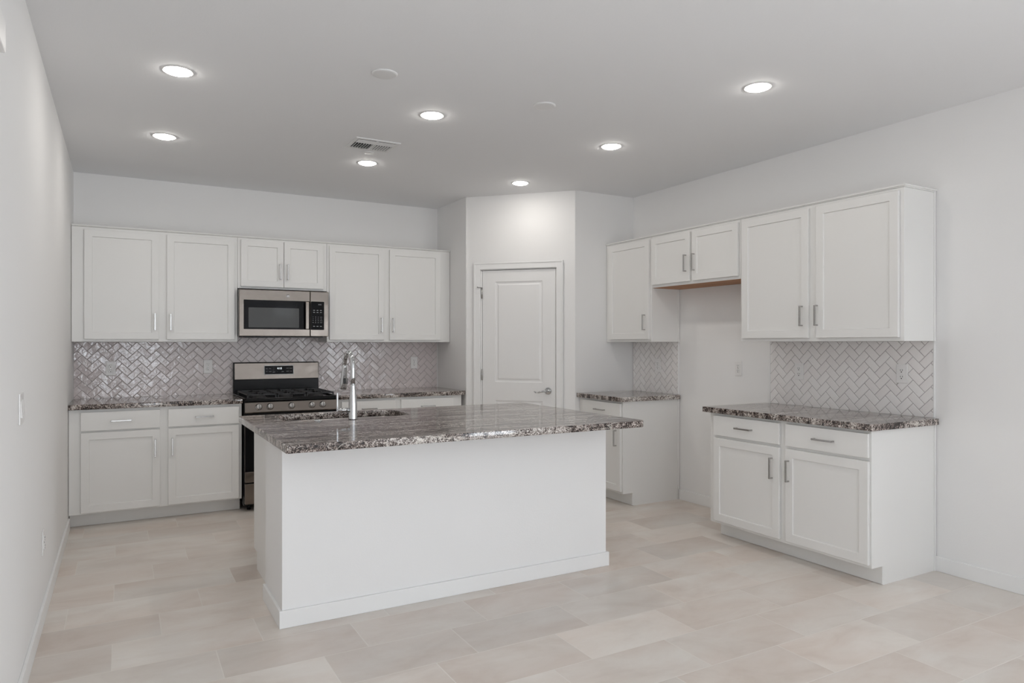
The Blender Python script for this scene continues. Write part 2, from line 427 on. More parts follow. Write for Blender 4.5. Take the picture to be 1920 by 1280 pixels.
so = slab.build('door_slab', M_door, door); so.location = (0, .004, 0)
for hz in (.25, 1.067, 1.835):
    h = MB().cyl((-.356, -.006, hz-.048), (-.356, -.006, hz+.048), .0065, seg=16)
    for q in (-.05, .05): h.cyl((-.356, -.006, hz+q-.002), (-.356, -.006, hz+q+.002), .0045, seg=12)
    if hz > 1.5: h.cyl((-.356, -.006, hz+.052), (-.392, -.028, hz+.056), .0035, seg=10).cyl((-.392, -.028, hz+.056), (-.397, -.031, hz+.0565), .007, seg=12).cyl((-.37, -.01, hz+.052), (-.345, -.02, hz+.053), .003, seg=10)
    h.build('hinge', M_nickel, door)
lev = MB().lathe([(0, .018), (.010, .018), (.012, .014), (.030, .011), (.033, .006), (.033, 0), (0, 0)], (.285, -.0, .924), 'Y')
lev.cyl((.285, -.012, .924), (.285, -.055, .924), .010)
lv = [(.285, -.050, .924), (.262, -.054, .925), (.235, -.056, .920), (.205, -.056, .912), (.180, -.054, .914), (.165, -.050, .921)]
lev.tube(lv, [.010, .0095, .0085, .0080, .0078, .0060], 16)
lev.build('door_lever', M_chrome, door)

# ------------------------------------------------------------------ cabinets
def shaker(x0, x1, z0, z1, y, t=.019, st=.052, rec=.009):
    """shaker door front; its front face at y (facing -y), back at y+t"""
    m = MB(); bm = m.bm
    e = .0015
    def ring(i, yy): return [bm.verts.new((x0+i, yy, z0+i)), bm.verts.new((x1-i, yy, z0+i)), bm.verts.new((x1-i, yy, z1-i)), bm.verts.new((x0+i, yy, z1-i))]
    rs = [ring(0, y+t), ring(0, y+e), ring(e, y), ring(st, y), ring(st+.0015, y+.002), ring(st+.003, y+rec)]
    bm.faces.new(rs[0])
    for a, b in zip(rs, rs[1:]):
        for k in range(4): bm.faces.new((a[k], a[(k+1) % 4], b[(k+1) % 4], b[k]))
    bm.faces.new(rs[-1])
    bmesh.ops.recalc_face_normals(bm, faces=bm.faces)
    return m
def pull(x, z, y, vertical=True, L=.135):
    """square bar pull, posts standing on the plane y"""
    m = MB(); h = L/2
    def bx(a0, a1, y0, y1, hw, bv=.0012):
        if vertical: m.box(x-hw, x+hw, y0, y1, z+a0, z+a1, bv)
        else: m.box(x+a0, x+a1, y0, y1, z-hw, z+hw, bv)
    bx(-h, h, y-.032, y-.024, .0055)
    bx(-h, -h+.009, y-.028, y, .0050); bx(h-.009, h, y-.028, y, .0050)
    return m
def cabinet(name, label, cat, loc, rotz, W, D, z0, z1, doors=(), drawers=(), toe=None, extra=None, group=None, under=None):
    """x 0..W along the front, back at y=0, front frame at y=-D; z relative to the root"""
    r = thing(name, label, cat, loc, rotz, group)
    b = MB()
    if toe: b.box(0, W, -D+.105, -.002, 0, toe+.001).box(0, W, -D, -.002, toe, z1, .0012, 1)
    else: b.box(0, W, -D, -.002, z0, z1, .0012, 1)
    b.build('body', M_cab, r)
    if toe: MB().box(.002, W-.002, -D+.099, -D+.105, .003, toe-.001).build('toe_kick', M_cab, r)
    yf = -D-.0015-.019
    for (x0, x1, q0, q1, hx, hz) in doors:
        d = shaker(x0, x1, q0, q1, yf).build('door', M_cab, r)
        pull(hx, hz, yf).build('handle', M_nickel, d)
    for (x0, x1, q0, q1) in drawers:
        d = MB().box(x0, x1, yf, yf+.019, q0, q1, .002).build('drawer', M_cab, r)
        pull((x0+x1)/2, (q0+q1)/2, yf, False).build('handle', M_nickel, d)
    return r
CH = .876                      # carcass height under the counters
# --- back wall, x0 of each unit given; local x = world x - x0
def back(name, label, cat, x0, x1, yfront, zb, zt, doors, drawers=(), toe=None, **k):
    return cabinet(name, label, cat, (x0, YB-.001, zb), 0, x1-x0, YB-.001-yfront, 0, zt-zb,
                   [(a-x0, b-x0, c-zb, d-zb, e-x0, f-zb) for a, b, c, d, e, f in doors],
                   [(a-x0, b-x0, c-zb, d-zb) for a, b, c, d in drawers], toe, **k)
GU, GB = 'white upper cabinets', 'white base cabinets'
YF = 5.985
back('base_cabinet', 'white two door base cabinet with two drawers left of the stove', 'cabinet', XL+.003, .848, YF, 0, CH,
     [(-.262, .256, .117, .705, .222, .565), (.312, .826, .117, .705, .340, .565)],
     [(-.262, .256, .718, .855), (.312, .826, .718, .855)], .105, group=GB)
back('base_cabinet', 'white base cabinet right of the stove, half hidden behind the island', 'cabinet', 1.630, 2.812, YF, 0, CH,
     [(1.66, 2.148, .117, .705, 2.115, .565), (2.204, 2.718, .117, .705, 2.235, .565)],
     [(1.66, 2.148, .718, .855), (2.204, 2.718, .718, .855)], .105, group=GB)
YU = 6.33; ZU, ZT = 1.375, 2.268
back('upper_cabinet', 'white two door upper cabinet left of the microwave', 'cabinet', XL+.003, .862, YU, ZU, ZT,
     [(-.254, .263, 1.395, 2.247, .234, 1.535), (.321, .838, 1.395, 2.247, .348, 1.535)], group=GU)
back('upper_cabinet', 'short white two door upper cabinet directly above the microwave', 'cabinet', .864, 1.624, YU, 1.835, ZT,
     [(.889, 1.2425, 1.852, 2.252, 1.212, 1.988), (1.2465, 1.590, 1.852, 2.252, 1.275, 1.988)], group=GU)
back('upper_cabinet', 'white two door upper cabinet right of the microwave, over the faucet', 'cabinet', 1.626, 2.846, YU, ZU, ZT,
     [(1.646, 2.160, 1.395, 2.250, 2.132, 1.535), (2.217, 2.738, 1.395, 2.250, 2.246, 1.535)], group=GU)
# --- right wall, local x = y_far - world y
def right(name, label, cat, y0, y1, xfront, zb, zt, doors, drawers=(), toe=None, **k):
    return cabinet(name, label, cat, (XR-.001, y1, zb), -math.pi/2, y1-y0, XR-.001-xfront, 0, zt-zb,
                   [(y1-b, y1-a, c-zb, d-zb, y1-e, f-zb) for a, b, c, d, e, f in doors],
                   [(y1-b, y1-a, c-zb, d-zb) for a, b, c, d in drawers], toe, **k)
XF = 3.640
rb = right('base_cabinet', 'white two door base cabinet with two drawers standing nearest the viewer at the right', 'cabinet', 2.389, 3.602, XF, 0, CH,
      [(2.999, 3.556, .125, .703, 3.050, .567), (2.400, 2.951, .125, .703, 2.925, .567)],
      [(2.999, 3.556, .722, .858), (2.400, 2.951, .722, .858)], .105, group=GB)
rc = right('base_cabinet', 'narrow white base cabinet in the far corner beside the pantry', 'cabinet', 4.588, 5.214, XF, 0, CH,
      [(4.604, 5.150, .125, .703, 4.655, .567)], [(4.604, 5.150, .722, .858)], .105, group=GB)
XU = 3.945
ua = right('upper_cabinet', 'white single door upper cabinet beside the pantry wall', 'cabinet', 4.586, 5.214, XU, ZU, ZT,
      [(4.604, 5.158, 1.398, 2.250, 4.650, 1.543)], group=GU)
ub = right('upper_cabinet', 'short white two door upper cabinet bridging the refrigerator gap', 'cabinet', 3.606, 4.584, XU, 1.835, ZT,
      [(4.112, 4.566, 1.857, 2.250, 4.150, 2.002), (3.620, 4.086, 1.857, 2.250, 4.058, 2.002)], group=GU)
tag(MB().box(.012, .966, -.310, -.004, -.0035, -.0005).build('underside_panel', M_wood, ub), 'bare brown wood underside')
uc = right('upper_cabinet', 'tall white two door upper cabinet at the right end over the tiled counter', 'cabinet', 2.389, 3.604, XU, ZU, ZT,
      [(3.022, 3.578, 1.398, 2.250, 3.064, 1.543), (2.414, 2.962, 1.398, 2.250, 2.950, 1.543)], group=GU)
# scribe mouldings where the end panels meet the wall
MB().box(1.213, 1.219, -.022, -.003, 0, ZT-ZU).build('scribe_moulding', M_cab, uc)
MB().box(1.213, 1.218, -.020, -.003, 0, CH).build('scribe_moulding', M_cab, rb)
MB().box(.628, .633, -.020, -.003, 0, 1.835-ZU-.004).build('scribe_moulding', M_cab, ua)
MB().box(.626, .631, -.020, -.003, 0.09, CH).build('scribe_moulding', M_cab, rc)
# crown strips on top of the upper cabinets
def crown_prof(yb, yf, z):     # y from back to front
    return [(yb, z), (yf, z), (yf-.012, z+.008), (yf-.012, z+.014), (yb, z+.014)]
cr = MB().extrude_x(crown_prof(YB-.002, YU-.002, ZT+.0005), XL+.003, 2.847).build('crown_moulding', M_cab)
tag(cr, 'thin white crown strip on top of the cabinets above the stove', 'moulding', 'crown strips')
me_ = MB()
me_.prism([(XU-.014, 2.376), (XR-.002, 2.376), (XR-.002, 5.214), (XU-.014, 5.214)], ZT+.007, ZT+.015)
me_.prism([(XU-.004, 2.386), (XR-.002, 2.386), (XR-.002, 5.214), (XU-.004, 5.214)], ZT+.0005, ZT+.007)
tag(me_.build('crown_moulding', M_cab), 'thin white crown strip on top of the cabinets along the right wall', 'moulding', 'crown strips')

# ------------------------------------------------------------------ counters
def counter(name, label, outer, hole=None, z0=CH+.0005, z1=.914):
    me = slab_with_hole(outer, hole, z0, z1); me.materials.clear(); me.materials.append(M_granite); me.name = name
    o = bpy.data.objects.new(name, me); COL.objects.link(o)
    return tag(o, label, 'countertop', 'speckled granite countertops')
TK = .010
counter('granite_countertop', 'speckled brown granite countertop left of the stove', rrect(XL+.002, .851, 5.952, YB-TK-.002, .003, 3))
counter('granite_countertop', 'speckled granite countertop right of the stove, behind the faucet', rrect(1.627, 2.847, 5.952, YB-TK-.002, .003, 3, (.003, .03, .003, .003)))
counter('granite_countertop', 'granite countertop on the two door cabinet at the right', rrect(3.602, XR-TK-.002, 2.362, 3.646, .006, 4))
counter('granite_countertop', 'small granite countertop in the far corner beside the pantry', rrect(3.602, XR-TK-.002, 4.562, 5.214, .006, 4))
IX0, IX1, IY0, IY1 = .628, 2.655, 3.136, 4.560
HX0, HX1, HY0, HY1 = .815, 1.595, 4.100, 4.490
counter('island_countertop', 'large speckled granite island countertop with sink cutout', rrect(IX0, IX1, IY0, IY1, .02, 6, (.012, .035, .035, .012)), rrect(HX0, HX1, HY0, HY1, .09, 8)[::-1])

# ------------------------------------------------------------------ island
WX0, WX1, WY0, WY1 = .668, 2.594, 3.436, 3.870
isl = thing('kitchen_island', 'white panelled kitchen island body in the middle of the floor', 'kitchen island', (1.63, 3.95, 0))
def il(m, name, mt): 
    bmesh.ops.translate(m.bm, verts=m.bm.verts, vec=(-1.63, -3.95, 0)); return m.build(name, mt, isl)
il(MB().box(WX0, WX1, WY0, WY1, 0, CH, .004), 'half_wall', M_wall)
kb = MB()
kb.box(WX0-.014, WX1+.014, WY0-.014, WY0, 0, .084, .0025)
kb.box(WX0-.014, WX0, WY0-.002, WY1, 0, .084, .0025).box(WX1, WX1+.014, WY0-.002, WY1, 0, .084, .0025)
il(kb, 'base_trim', M_trim)
ic = MB()
ic.box(.712, .730, 3.871, 4.515, .103, CH).box(2.532, 2.550, 3.871, 4.515, .103, CH).box(.712, .730, 3.871, 4.41, 0, .104).box(2.532, 2.550, 3.871, 4.41, 0, .104)
ic.box(.730, 2.532, 4.497, 4.515, .103, CH).box(.730, 2.532, 3.871, 4.497, .103, .12)
il(ic, 'cabinet_box', M_cab)
il(MB().box(.730, 2.532, 4.404, 4.41, .002, .102), 'toe_kick', M_cab)
# island cabinet doors facing the stove
def flip(m): bmesh.ops.rotate(m.bm, verts=m.bm.verts, cent=(0, 0, 0), matrix=Matrix.Rotation(math.pi, 3, 'Z')); return m
for (a, b, hx) in ((.735, 1.185, 1.15), (1.215, 1.665, 1.25), (1.695, 2.10, 2.07), (2.125, 2.53, 2.155)):
    m = flip(shaker(-b, -a, .125, .855, -4.515-.0205)); d = il(m, 'door', M_cab)
    p_ = flip(pull(-hx, .70, -4.5355)); bmesh.ops.translate(p_.bm, verts=p_.bm.verts, vec=(-1.63, -3.95, 0)); p_.build('handle', M_nickel, d)

# sink
SX, SY = (HX0+HX1)/2, (HY0+HY1)/2
sink = thing('kitchen_sink', 'undermount stainless steel sink set in the island countertop', 'sink', (SX, SY, .67))
sm = MB(); bm = sm.bm
levels = [(.018, .094, .2055), (.0, .088, .2055), (-.004, .08, .199), (-.008, .07, .03), (-.03, .05, .006), (-.07, .03, .0)]
prev = None
for (g_, r_, z_) in levels:
    pts = rrect(HX0-g_-SX, HX1+g_-SX, HY0-g_-SY, HY1+g_-SY, max(.02, r_), 8)
    ring = [bm.verts.new((x, y, z_)) for x, y in pts]
    if prev:
        for k in range(len(ring)):
            f = bm.faces.new((prev[k], prev[(k+1) % len(ring)], ring[(k+1) % len(ring)], ring[k])); f.smooth = True
    prev = ring
bm.faces.new(prev)
bmesh.ops.recalc_face_normals(bm, faces=bm.faces)
so = sm.build('basin', M_sink, sink)
mod = so.modifiers.new('thickness', 'SOLIDIFY'); mod.thickness = .0012; mod.offset = -1
MB().lathe([(0, .006), (.02, .006), (.024, .004), (.042, .0045), (.045, .001), (.045, .0), (0, 0)], (0, .02, .0015)).build('drain', M_chrome, sink)

# faucet
FX, FY = 1.190, 4.035
fa = thing('kitchen_faucet', 'tall chrome gooseneck faucet with pull down head on the island', 'faucet', (FX, FY, .914))
MB().lathe([(0, .0005), (.0265, .0005), (.0265, .004), (.0255, .010), (.0245, .09), (.0205, .14), (.0155, .200), (.0150, .206), (0, .206)]).build('faucet_base', M_chrome, fa)
pts = [(0, 0, .218), (0, 0, .30), (0, 0, .345)]
R_ = .088; zc = .304
for i in range(1, 17):
    a = math.pi*i/16 * .965
    pts.append((0, R_-R_*math.cos(a), zc+R_*math.sin(a)))
pts = [(0, 0, .203), (0, 0, .25), (0, 0, .29)] + pts[3:]
MB().tube(pts, .0138, 24).build('spout', M_chrome, fa)
e0 = Vector(pts[-1]); dd = (Vector(pts[-1])-Vector(pts[-2])).normalized()
hd = MB().tube([e0-dd*.004, e0+dd*.01, e0+dd*.05, e0+dd*.11, e0+dd*.142, e0+dd*.15], [.0142, .0152, .0175, .0205, .0215, .0195], 24)
head = hd.build('spray_head', M_chrome, fa)
bp = e0+dd*.085
MB().box(.012, .0222, bp.y-.007, bp.y+.009, bp.z-.034, bp.z+.006, .003).box(.011, .0205, bp.y-.006, bp.y+.008, bp.z+.012, bp.z+.028, .003).build('spray_button', M_slot, head)
hb = e0+dd*.085
bt = MB(); bt.box(-.008, .008, hb.y-.0235, hb.y-.0165, hb.z-.030, hb.z+.006, .003).box(-.0065, .0065, hb.y-.022, hb.y-.0155, hb.z+.013, hb.z+.027, .003)
bt.build('spray_button', M_slot, head)
lh = MB().cyl((-.018, 0, .055), (-.092, 0, .058), .0135, .0115).cyl((-.088, 0, .058), (-.090, 0, .068), .006)
lh.box(-.0975, -.0865, -.004, .004, .050, .160, .003)
lh.build('lever_handle', M_chrome, fa)
tag(MB().lathe([(0, .010), (.016, .010), (.019, .008), (.022, .004), (.024, .0), (0, 0)], (0, 0, 0)).build('sink_button', M_chrome, loc=(.985, 4.035, .9145)), 'small round chrome button on the island counter left of the faucet', 'button')

# ------------------------------------------------------------------ herringbone backsplashes
W_ = .0508
def herring(rects, ax, az, th=.006, gap=.0019):
    """rects in (x, z); tiles face -y with their back at y=0. (ax, az) = top corner of a falling tile"""
    out = MB(); r2 = math.sqrt(.5)
    s_ = lambda x, z: ((x-z)*r2, (x+z)*r2)       # s falls to the right, t rises to the right
    s0, t0 = s_(ax, az); t0 -= W_                # (0,1) corner
    for (x0, x1, z0, z1) in rects:
        m = MB(); bm = m.bm
        cs_ = [s_(x, z) for x in (x0, x1) for z in (z0, z1)]
        smin, smax = min(c[0] for c in cs_), max(c[0] for c in cs_); tmin, tmax = min(c[1] for c in cs_), max(c[1] for c in cs_)
        for k in range(-60, 61):
            for l in range(-60, 61):
                for kind in (0, 1):
                    bs, bt_ = k+2*l, -k+2*l
                    a0, b0, a1, b1 = (bs, bt_, bs+2, bt_+1) if kind == 0 else (bs+2, bt_, bs+3, bt_+2)
                    a0, a1 = s0+a0*W_+gap/2, s0+a1*W_-gap/2; b0, b1 = t0+b0*W_+gap/2, t0+b1*W_-gap/2
                    if a1 < smin or a0 > smax or b1 < tmin or b0 > tmax: continue
                    cxx, czz = (a0+a1+b0+b1)/2*r2, (b0+b1-a0-a1)/2*r2
                    if cxx < x0-.09 or cxx > x1+.09 or czz < z0-.09 or czz > z1+.09: continue
                    tx, tz = random.uniform(-.0006, .0006), random.uniform(-.0006, .0006)
                    rings = []
                    for ins, yy in ((0, -th*.35), (.0004, -th*.8), (.003, -th)):
                        q = []
                        for (s, t, u, v) in ((a0+ins, b0+ins, -1, -1), (a1-ins, b0+ins, 1, -1), (a1-ins, b1-ins, 1, 1), (a0+ins, b1-ins, -1, 1)):
                            q.append(bm.verts.new(((s+t)*r2, yy+(tx*u+tz*v if ins else 0), (t-s)*r2)))
                        rings.append(q)
                    for A_, B_ in zip(rings, rings[1:]):
                        for i in range(4): bm.faces.new((A_[i], A_[(i+1) % 4], B_[(i+1) % 4], B_[i]))
                    bm.faces.new(rings[-1])
        for co, no in (((x0, 0, 0), (-1, 0, 0)), ((x1, 0, 0), (1, 0, 0)), ((0, 0, z0), (0, 0, -1)), ((0, 0, z1), (0, 0, 1))):
            bmesh.ops.bisect_plane(bm, geom=bm.verts[:]+bm.edges[:]+bm.faces[:], plane_co=co, plane_no=no, clear_outer=True, dist=1e-6)
        for f in bm.faces:
            if f.normal.y > 0: pass
        bmesh.ops.recalc_face_normals(bm, faces=bm.faces)
        for f in bm.faces:
            if f.normal.y > 0: f.normal_flip()
        tmp = bpy.data.meshes.new('t'); bm.to_mesh(tmp); bm.free(); out.add_mesh(tmp); bpy.data.meshes.remove(tmp)
    return out
def backsplash(label, loc, rotz, rects, ax, az, trims, mt):
    r = thing('tile_backsplash', label, 'backsplash', loc, rotz, 'herringbone tile backsplashes')
    herring(rects, ax, az).build('tiles', mt, r)
    g_ = MB()
    for (x0, x1, z0, z1) in rects: g_.box(x0, x1, -.0042, -.001, z0, z1)
    g_.build('grout', M_grout, r)
    for (x0, x1, z0, z1) in trims: MB().box(x0, x1, -.009, -.0005, z0, z1, .001).build('edge_trim', M_trim, r)
backsplash('glossy pinkish herringbone tile backsplash behind the stove', (0, YB, 0), 0,
           [(XL+.002, 2.842, .914, 1.3735), (.8635, 1.6245, 1.3735, 1.825)], -.283, 1.338, [(2.8425, 2.849, .914, 1.3735)], M_tile)
# right wall: local x = YREF - world y
YREF = 5.214
backsplash('herringbone tile backsplash over the counter at the right', (XR, YREF, 0), -math.pi/2,
           [(YREF-3.603, YREF-2.402, .9145, 1.3735)], YREF-2.523, 1.351, [(YREF-2.401, YREF-2.391, .9145, 1.3735), (YREF-3.610, YREF-3.604, .9145, 1.3735)], M_tile_side)
backsplash('small herringbone tile backsplash in the far corner beside the pantry', (XR, YREF, 0), -math.pi/2,
           [(.002, YREF-4.602, .9145, 1.3735)], YREF-4.809, 1.355, [(YREF-4.601, YREF-4.592, .9145, 1.3735)], M_tile_side)

# ------------------------------------------------------------------ outlets and switches (front towards -y, wall at y=0)
def outlet(label, loc, rotz, style='duplex'):
    r = thing('wall_outlet', label, 'outlet', loc, rotz, 'white wall outlets')
    MB().box(-.036, .036, -.006, 0, -.059, .059, .003).build('cover_plate', M_plastic, r)
    if style == 'duplex':
        for s in (-1, 1):
            z = s*.0195
            q = MB(); me = slab_with_hole(rrect(-.0165, .0165, -.0145, .0145, .008, 5), None, .0, .003, .0006)
            me.transform(Matrix.Translation((0, -.0058, z)) @ Matrix.Rotation(math.pi/2, 4, 'X')); q.add_mesh(me)
            rr_ = q.build('receptacle', M_plastic, r)
            MB().box(-.0078, -.0056, -.0096, -.0085, z+.0005, z+.0095).box(.0056, .0078, -.0096, -.0085, z+.0015, z+.0085).cyl((0, -.0085, z-.0075), (0, -.0096, z-.0075), .0032, seg=14).build('slots', M_slot, rr_)
        MB().cyl((0, -.006, 0), (0, -.0078, 0), .0028, seg=12).build('screw', M_nickel, r)
    else:
        rr_ = MB().box(-.0165, .0165, -.0085, -.005, -.0335, .0335, .001).build('receptacle', M_plastic, r)
        for z in (-.020, .020):
            s_ = MB(); s_.box(-.0078, -.0054, -.0094, -.0083, z-.002, z+.007).box(.0054, .0078, -.0094, -.0083, z-.002, z+.007).cyl((0, -.0083, z-.009), (0, -.0094, z-.009), .0034, seg=14)
            s_.build('slots', M_slot, rr_)
        MB().box(-.009, .009, -.0095, -.008, -.0055, -.0008, .0004).box(-.009, .009, -.0095, -.008, .0008, .0055, .0004).build('test_buttons', M_plastic, rr_)
    return r
o1 = outlet('white outlet in the glossy tile at the far left, near the left wall', (-.080, YB-.0075, 1.155), 0)
dup(o1, (.662, YB-.0075, 1.158), 0, 'white outlet in the glossy tile just left of the stove')
dup(o1, (2.590, YB-.0075, 1.167), 0, 'white outlet in the tile right of the faucet, near the pantry corner')
dup(o1, (XR, 3.917, 1.163), -math.pi/2, 'white outlet on the bare painted wall in the refrigerator gap')
dup(o1, (XR-.0075, 4.855, 1.161), -math.pi/2, 'white outlet in the small corner tile beside the pantry')
dup(o1, (XL, 4.13, .378), math.pi/2, 'low white outlet on the left wall near the floor')
o2 = outlet('white rectangular outlet in the right tile, the one nearer the refrigerator gap', (XR-.0075, 3.345, 1.161), -math.pi/2, 'decora')
dup(o2, (XR-.0075, 2.590, 1.172), -math.pi/2, 'white rectangular outlet at the right end of the right tile')
sw = thing('light_switch', 'white double light switch on the left wall', 'light switch', (XL, 3.262, 1.110), math.pi/2)
MB().box(-.058, .058, -.006, 0, -.060, .060, .003).build('cover_plate', M_plastic, sw)
for s in (-1, 1):
    rk = MB(); rk.extrude_x([(-.0055, -.033), (-.0115, -.033), (-.0075, .033), (-.0055, .033)], s*.023-.0165, s*.023+.0165); rk.build('rocker', M_plastic, sw)
ch = thing('door_chime', 'pale box high on the left wall, cut by the picture edge', 'door chime', (XL, 2.56, 2.315), math.pi/2)
MB().box(-.112, .112, -.006, 0, -.055, .055, .002).build('back_plate', M_plastic, ch)
MB().box(-.105, .105, -.026, -.005, -.050, .050, .005).build('cover', M_plastic, ch)

# ------------------------------------------------------------------ ceiling fittings
def downlight(loc, label):
    r = thing('recessed_light', label, 'ceiling light', loc, 0, 'round recessed ceiling lights')
    MB().lathe([(.0625, -.0005), (.0625, -.0022), (.073, -.0036), (.0755, -.002), (.076, 0), (.0625, -.0005)]).build('trim_ring', M_plastic, r)
    MB().lathe([(.0623, -.0012), (.0600, -.006), (.049, -.0105), (.026, -.0130), (0, -.0138)]).build('lens', M_lens, r)
    return r
LX = (.250, 1.650, 3.012); LY = (2.634, 3.930, 5.212)
l0 = downlight((LX[0], LY[1], C), 'recessed ceiling light at the upper left, nearest the left wall')
for x, y, lb in ((LX[0], LY[2], 'recessed ceiling light over the left cabinets, second along the left wall'),
                 (LX[1], LY[1], 'recessed ceiling light over the middle of the island'),
                 (LX[1], LY[2], 'recessed ceiling light just behind the air vent'),
                 (LX[2], LY[0], 'recessed ceiling light at the upper right, nearest the viewer'),
                 (LX[2], LY[1], 'recessed ceiling light between the right wall cabinets and the island'),
                 (LX[2], LY[2], 'recessed ceiling light in front of the pantry door')):
    dup(l0, (x, y, C), 0, lb)
def cap(x, y, r_, label, name, cat, group=None):
    return tag(MB().lathe([(0, -.008), (r_-.012, -.008), (r_-.004, -.0065), (r_, -.003), (r_, 0), (0, 0)]).build(name, M_vent, loc=(x, y, C)), label, cat, group)
cap(1.182, 3.443, .066, 'blank round white ceiling cover plate nearer the viewer, left one', 'ceiling_cover_plate', 'cover plate', 'blank ceiling covers')
cap(2.156, 3.448, .066, 'blank round white ceiling cover plate over the right end of the island', 'ceiling_cover_plate', 'cover plate', 'blank ceiling covers')
cap(1.567, 4.915, .036, 'tiny round white sprinkler cap between the air vent and a ceiling light', 'sprinkler_cap', 'sprinkler')
# air register
VX0, VX1, VY0, VY1 = 1.375, 1.690, 4.580, 4.845
vr = thing('air_vent', 'rectangular white ceiling air vent with dark angled louvers', 'air vent', ((VX0+VX1)/2, (VY0+VY1)/2, C))
hw, hh = (VX1-VX0)/2, (VY1-VY0)/2
fr = MB(); bt_ = .024
fr.box(-hw, hw, -hh, -hh+bt_, -.007, 0, .002).box(-hw, hw, hh-bt_, hh, -.007, 0, .002).box(-hw, -hw+bt_, -hh+bt_, hh-bt_, -.007, 0, .002).box(hw-bt_, hw, -hh+bt_, hh-bt_, -.007, 0, .002)
fr.box(-.005, .005, -hh+bt_, hh-bt_, -.009, -.001)
fr.build('frame', M_vent, vr)
MB().box(-hw+bt_, hw-bt_, -hh+bt_, hh-bt_, -.0012, -.0004).build('duct_shade_sheet', M_dark, vr)  # flat near-black sheet, painted as the shade inside the duct
def slat(mb, p0, p1, tilt, wdt=.0092, axis='x'):
    q = MB(); L = (Vector(p1)-Vector(p0)).length
    q.box(-L/2, L/2, -wdt/2, wdt/2, -.0009, .0009)
    bmesh.ops.rotate(q.bm, verts=q.bm.verts, cent=(0, 0, 0), matrix=Matrix.Rotation(tilt, 3, 'X'))
    if axis == 'y': bmesh.ops.rotate(q.bm, verts=q.bm.verts, cent=(0, 0, 0), matrix=Matrix.Rotation(math.pi/2, 3, 'Z'))
    c = (Vector(p0)+Vector(p1))/2; bmesh.ops.translate(q.bm, verts=q.bm.verts, vec=c)
    t_ = bpy.data.meshes.new('t'); q.bm.to_mesh(t_); q.bm.free(); mb.add_mesh(t_); bpy.data.meshes.remove(t_)
for sgn in (-1, 1):
    xa, xb = (-hw+bt_, -.005) if sgn < 0 else (.005, hw-bt_)
    lf = MB()
    for i in range(4):
        y = -hh+bt_+.012+i*.019
        slat(lf, (xa, y, -.0085), (xb, y, -.0085), math.radians(-18))
    ys, ye = -hh+bt_+.086, hh-bt_
    nsl = 7
    for i in range(nsl):
        x = xa+(i+.5)*(xb-xa)/nsl
        slat(lf, (x, ys, -.0085), (x, ye, -.0085), math.radians(-72 if sgn < 0 else 38), axis='y')
    lf.build('louvers', M_vent, vr)

# ------------------------------------------------------------------ microwave
mw = thing('microwave', 'stainless steel over the range microwave with black window', 'microwave', (1.241, YB-.002, 1.424), 0)
mx0, mx1, mf = -.377, .377, -(YB-.002-6.252)
mh = .401
MB().box(mx0, mx1, mf+.025, -.008, 0, mh-.003, .002).build('housing', M_black, mw)
dr = MB()
xd = .216                           # door right edge
# door frame around the black glass
dr.box(mx0, xd-.0015, mf-.008, mf+.024, 0, mh-.003, .004)
dro = dr.build('door', M_steel, mw)
gq = MB(); me = slab_with_hole(rrect(-.340, xd-.0035, .060, .310, .004, 4), None, 0, .003, .0005); me.transform(Matrix.Translation((0, mf-.0085, 0)) @ Matrix.Rotation(math.pi/2, 4, 'X')); gq.add_mesh(me)
tag(gq.build('door_glass', M_glass_black, dro), 'black glass band')
gq = MB(); me = slab_with_hole(rrect(-.302, .118, .075, .245, .006, 4), None, 0, .002, .0004); me.transform(Matrix.Translation((0, mf-.0108, 0)) @ Matrix.Rotation(math.pi/2, 4, 'X')); gq.add_mesh(me)
tag(gq.build('window', M_mesh_glass, dro), 'grey see through window')
hm = MB().box(.166, .198, mf-.052, mf-.040, .062, .302, .005)
hm.box(.172, .192, mf-.042, mf-.0115, .075, .095, .002).box(.172, .192, mf-.042, mf-.0115, .27, .29, .002)
hm.build('handle', M_steel, dro)
cp = MB().box(xd+.0015, mx1, mf-.008, mf+.024, 0, mh-.003, .004).build('control_panel', M_steel, mw)
gq = MB(); me = slab_with_hole(rrect(xd+.006, .338, .058, .310, .006, 4), None, 0, .003, .0005); me.transform(Matrix.Translation((0, mf-.0085, 0)) @ Matrix.Rotation(math.pi/2, 4, 'X')); gq.add_mesh(me)
kp = gq.build('keypad', M_glass_black, cp)
def put(mb, txt, x, z, y, size): mb.add_mesh(text_mesh(txt, size), Matrix.Translation((x, y, z)))
for j, rw in enumerate((('1', '2', '3', 'COOK'), ('4', '5', '6', 'TIME'), ('7', '8', '9', 'POWER'), ('OFF', '0', 'ON', 'START'))):
    for i, t_ in enumerate(rw):
        pr = MB(); put(pr, t_, .240+i*.0225+(.004 if i == 3 else 0), .172-j*.0165, mf-.0120, .0105 if len(t_) == 1 else .0062); pr.build('key', M_mark, kp)
for i in range(3):
    for (a_, b_) in ((.212, .218), (.230, .236), (.088, .094)):
        MB().box(.241+i*.030, .257+i*.030, mf-.0122, mf-.0116, a_, a_+.004).build('key', M_mark, kp)
pr = MB(); put(pr, '4:12', .300, .283, mf-.0120, .016); pr.build('clock_digits', M_mark, kp)
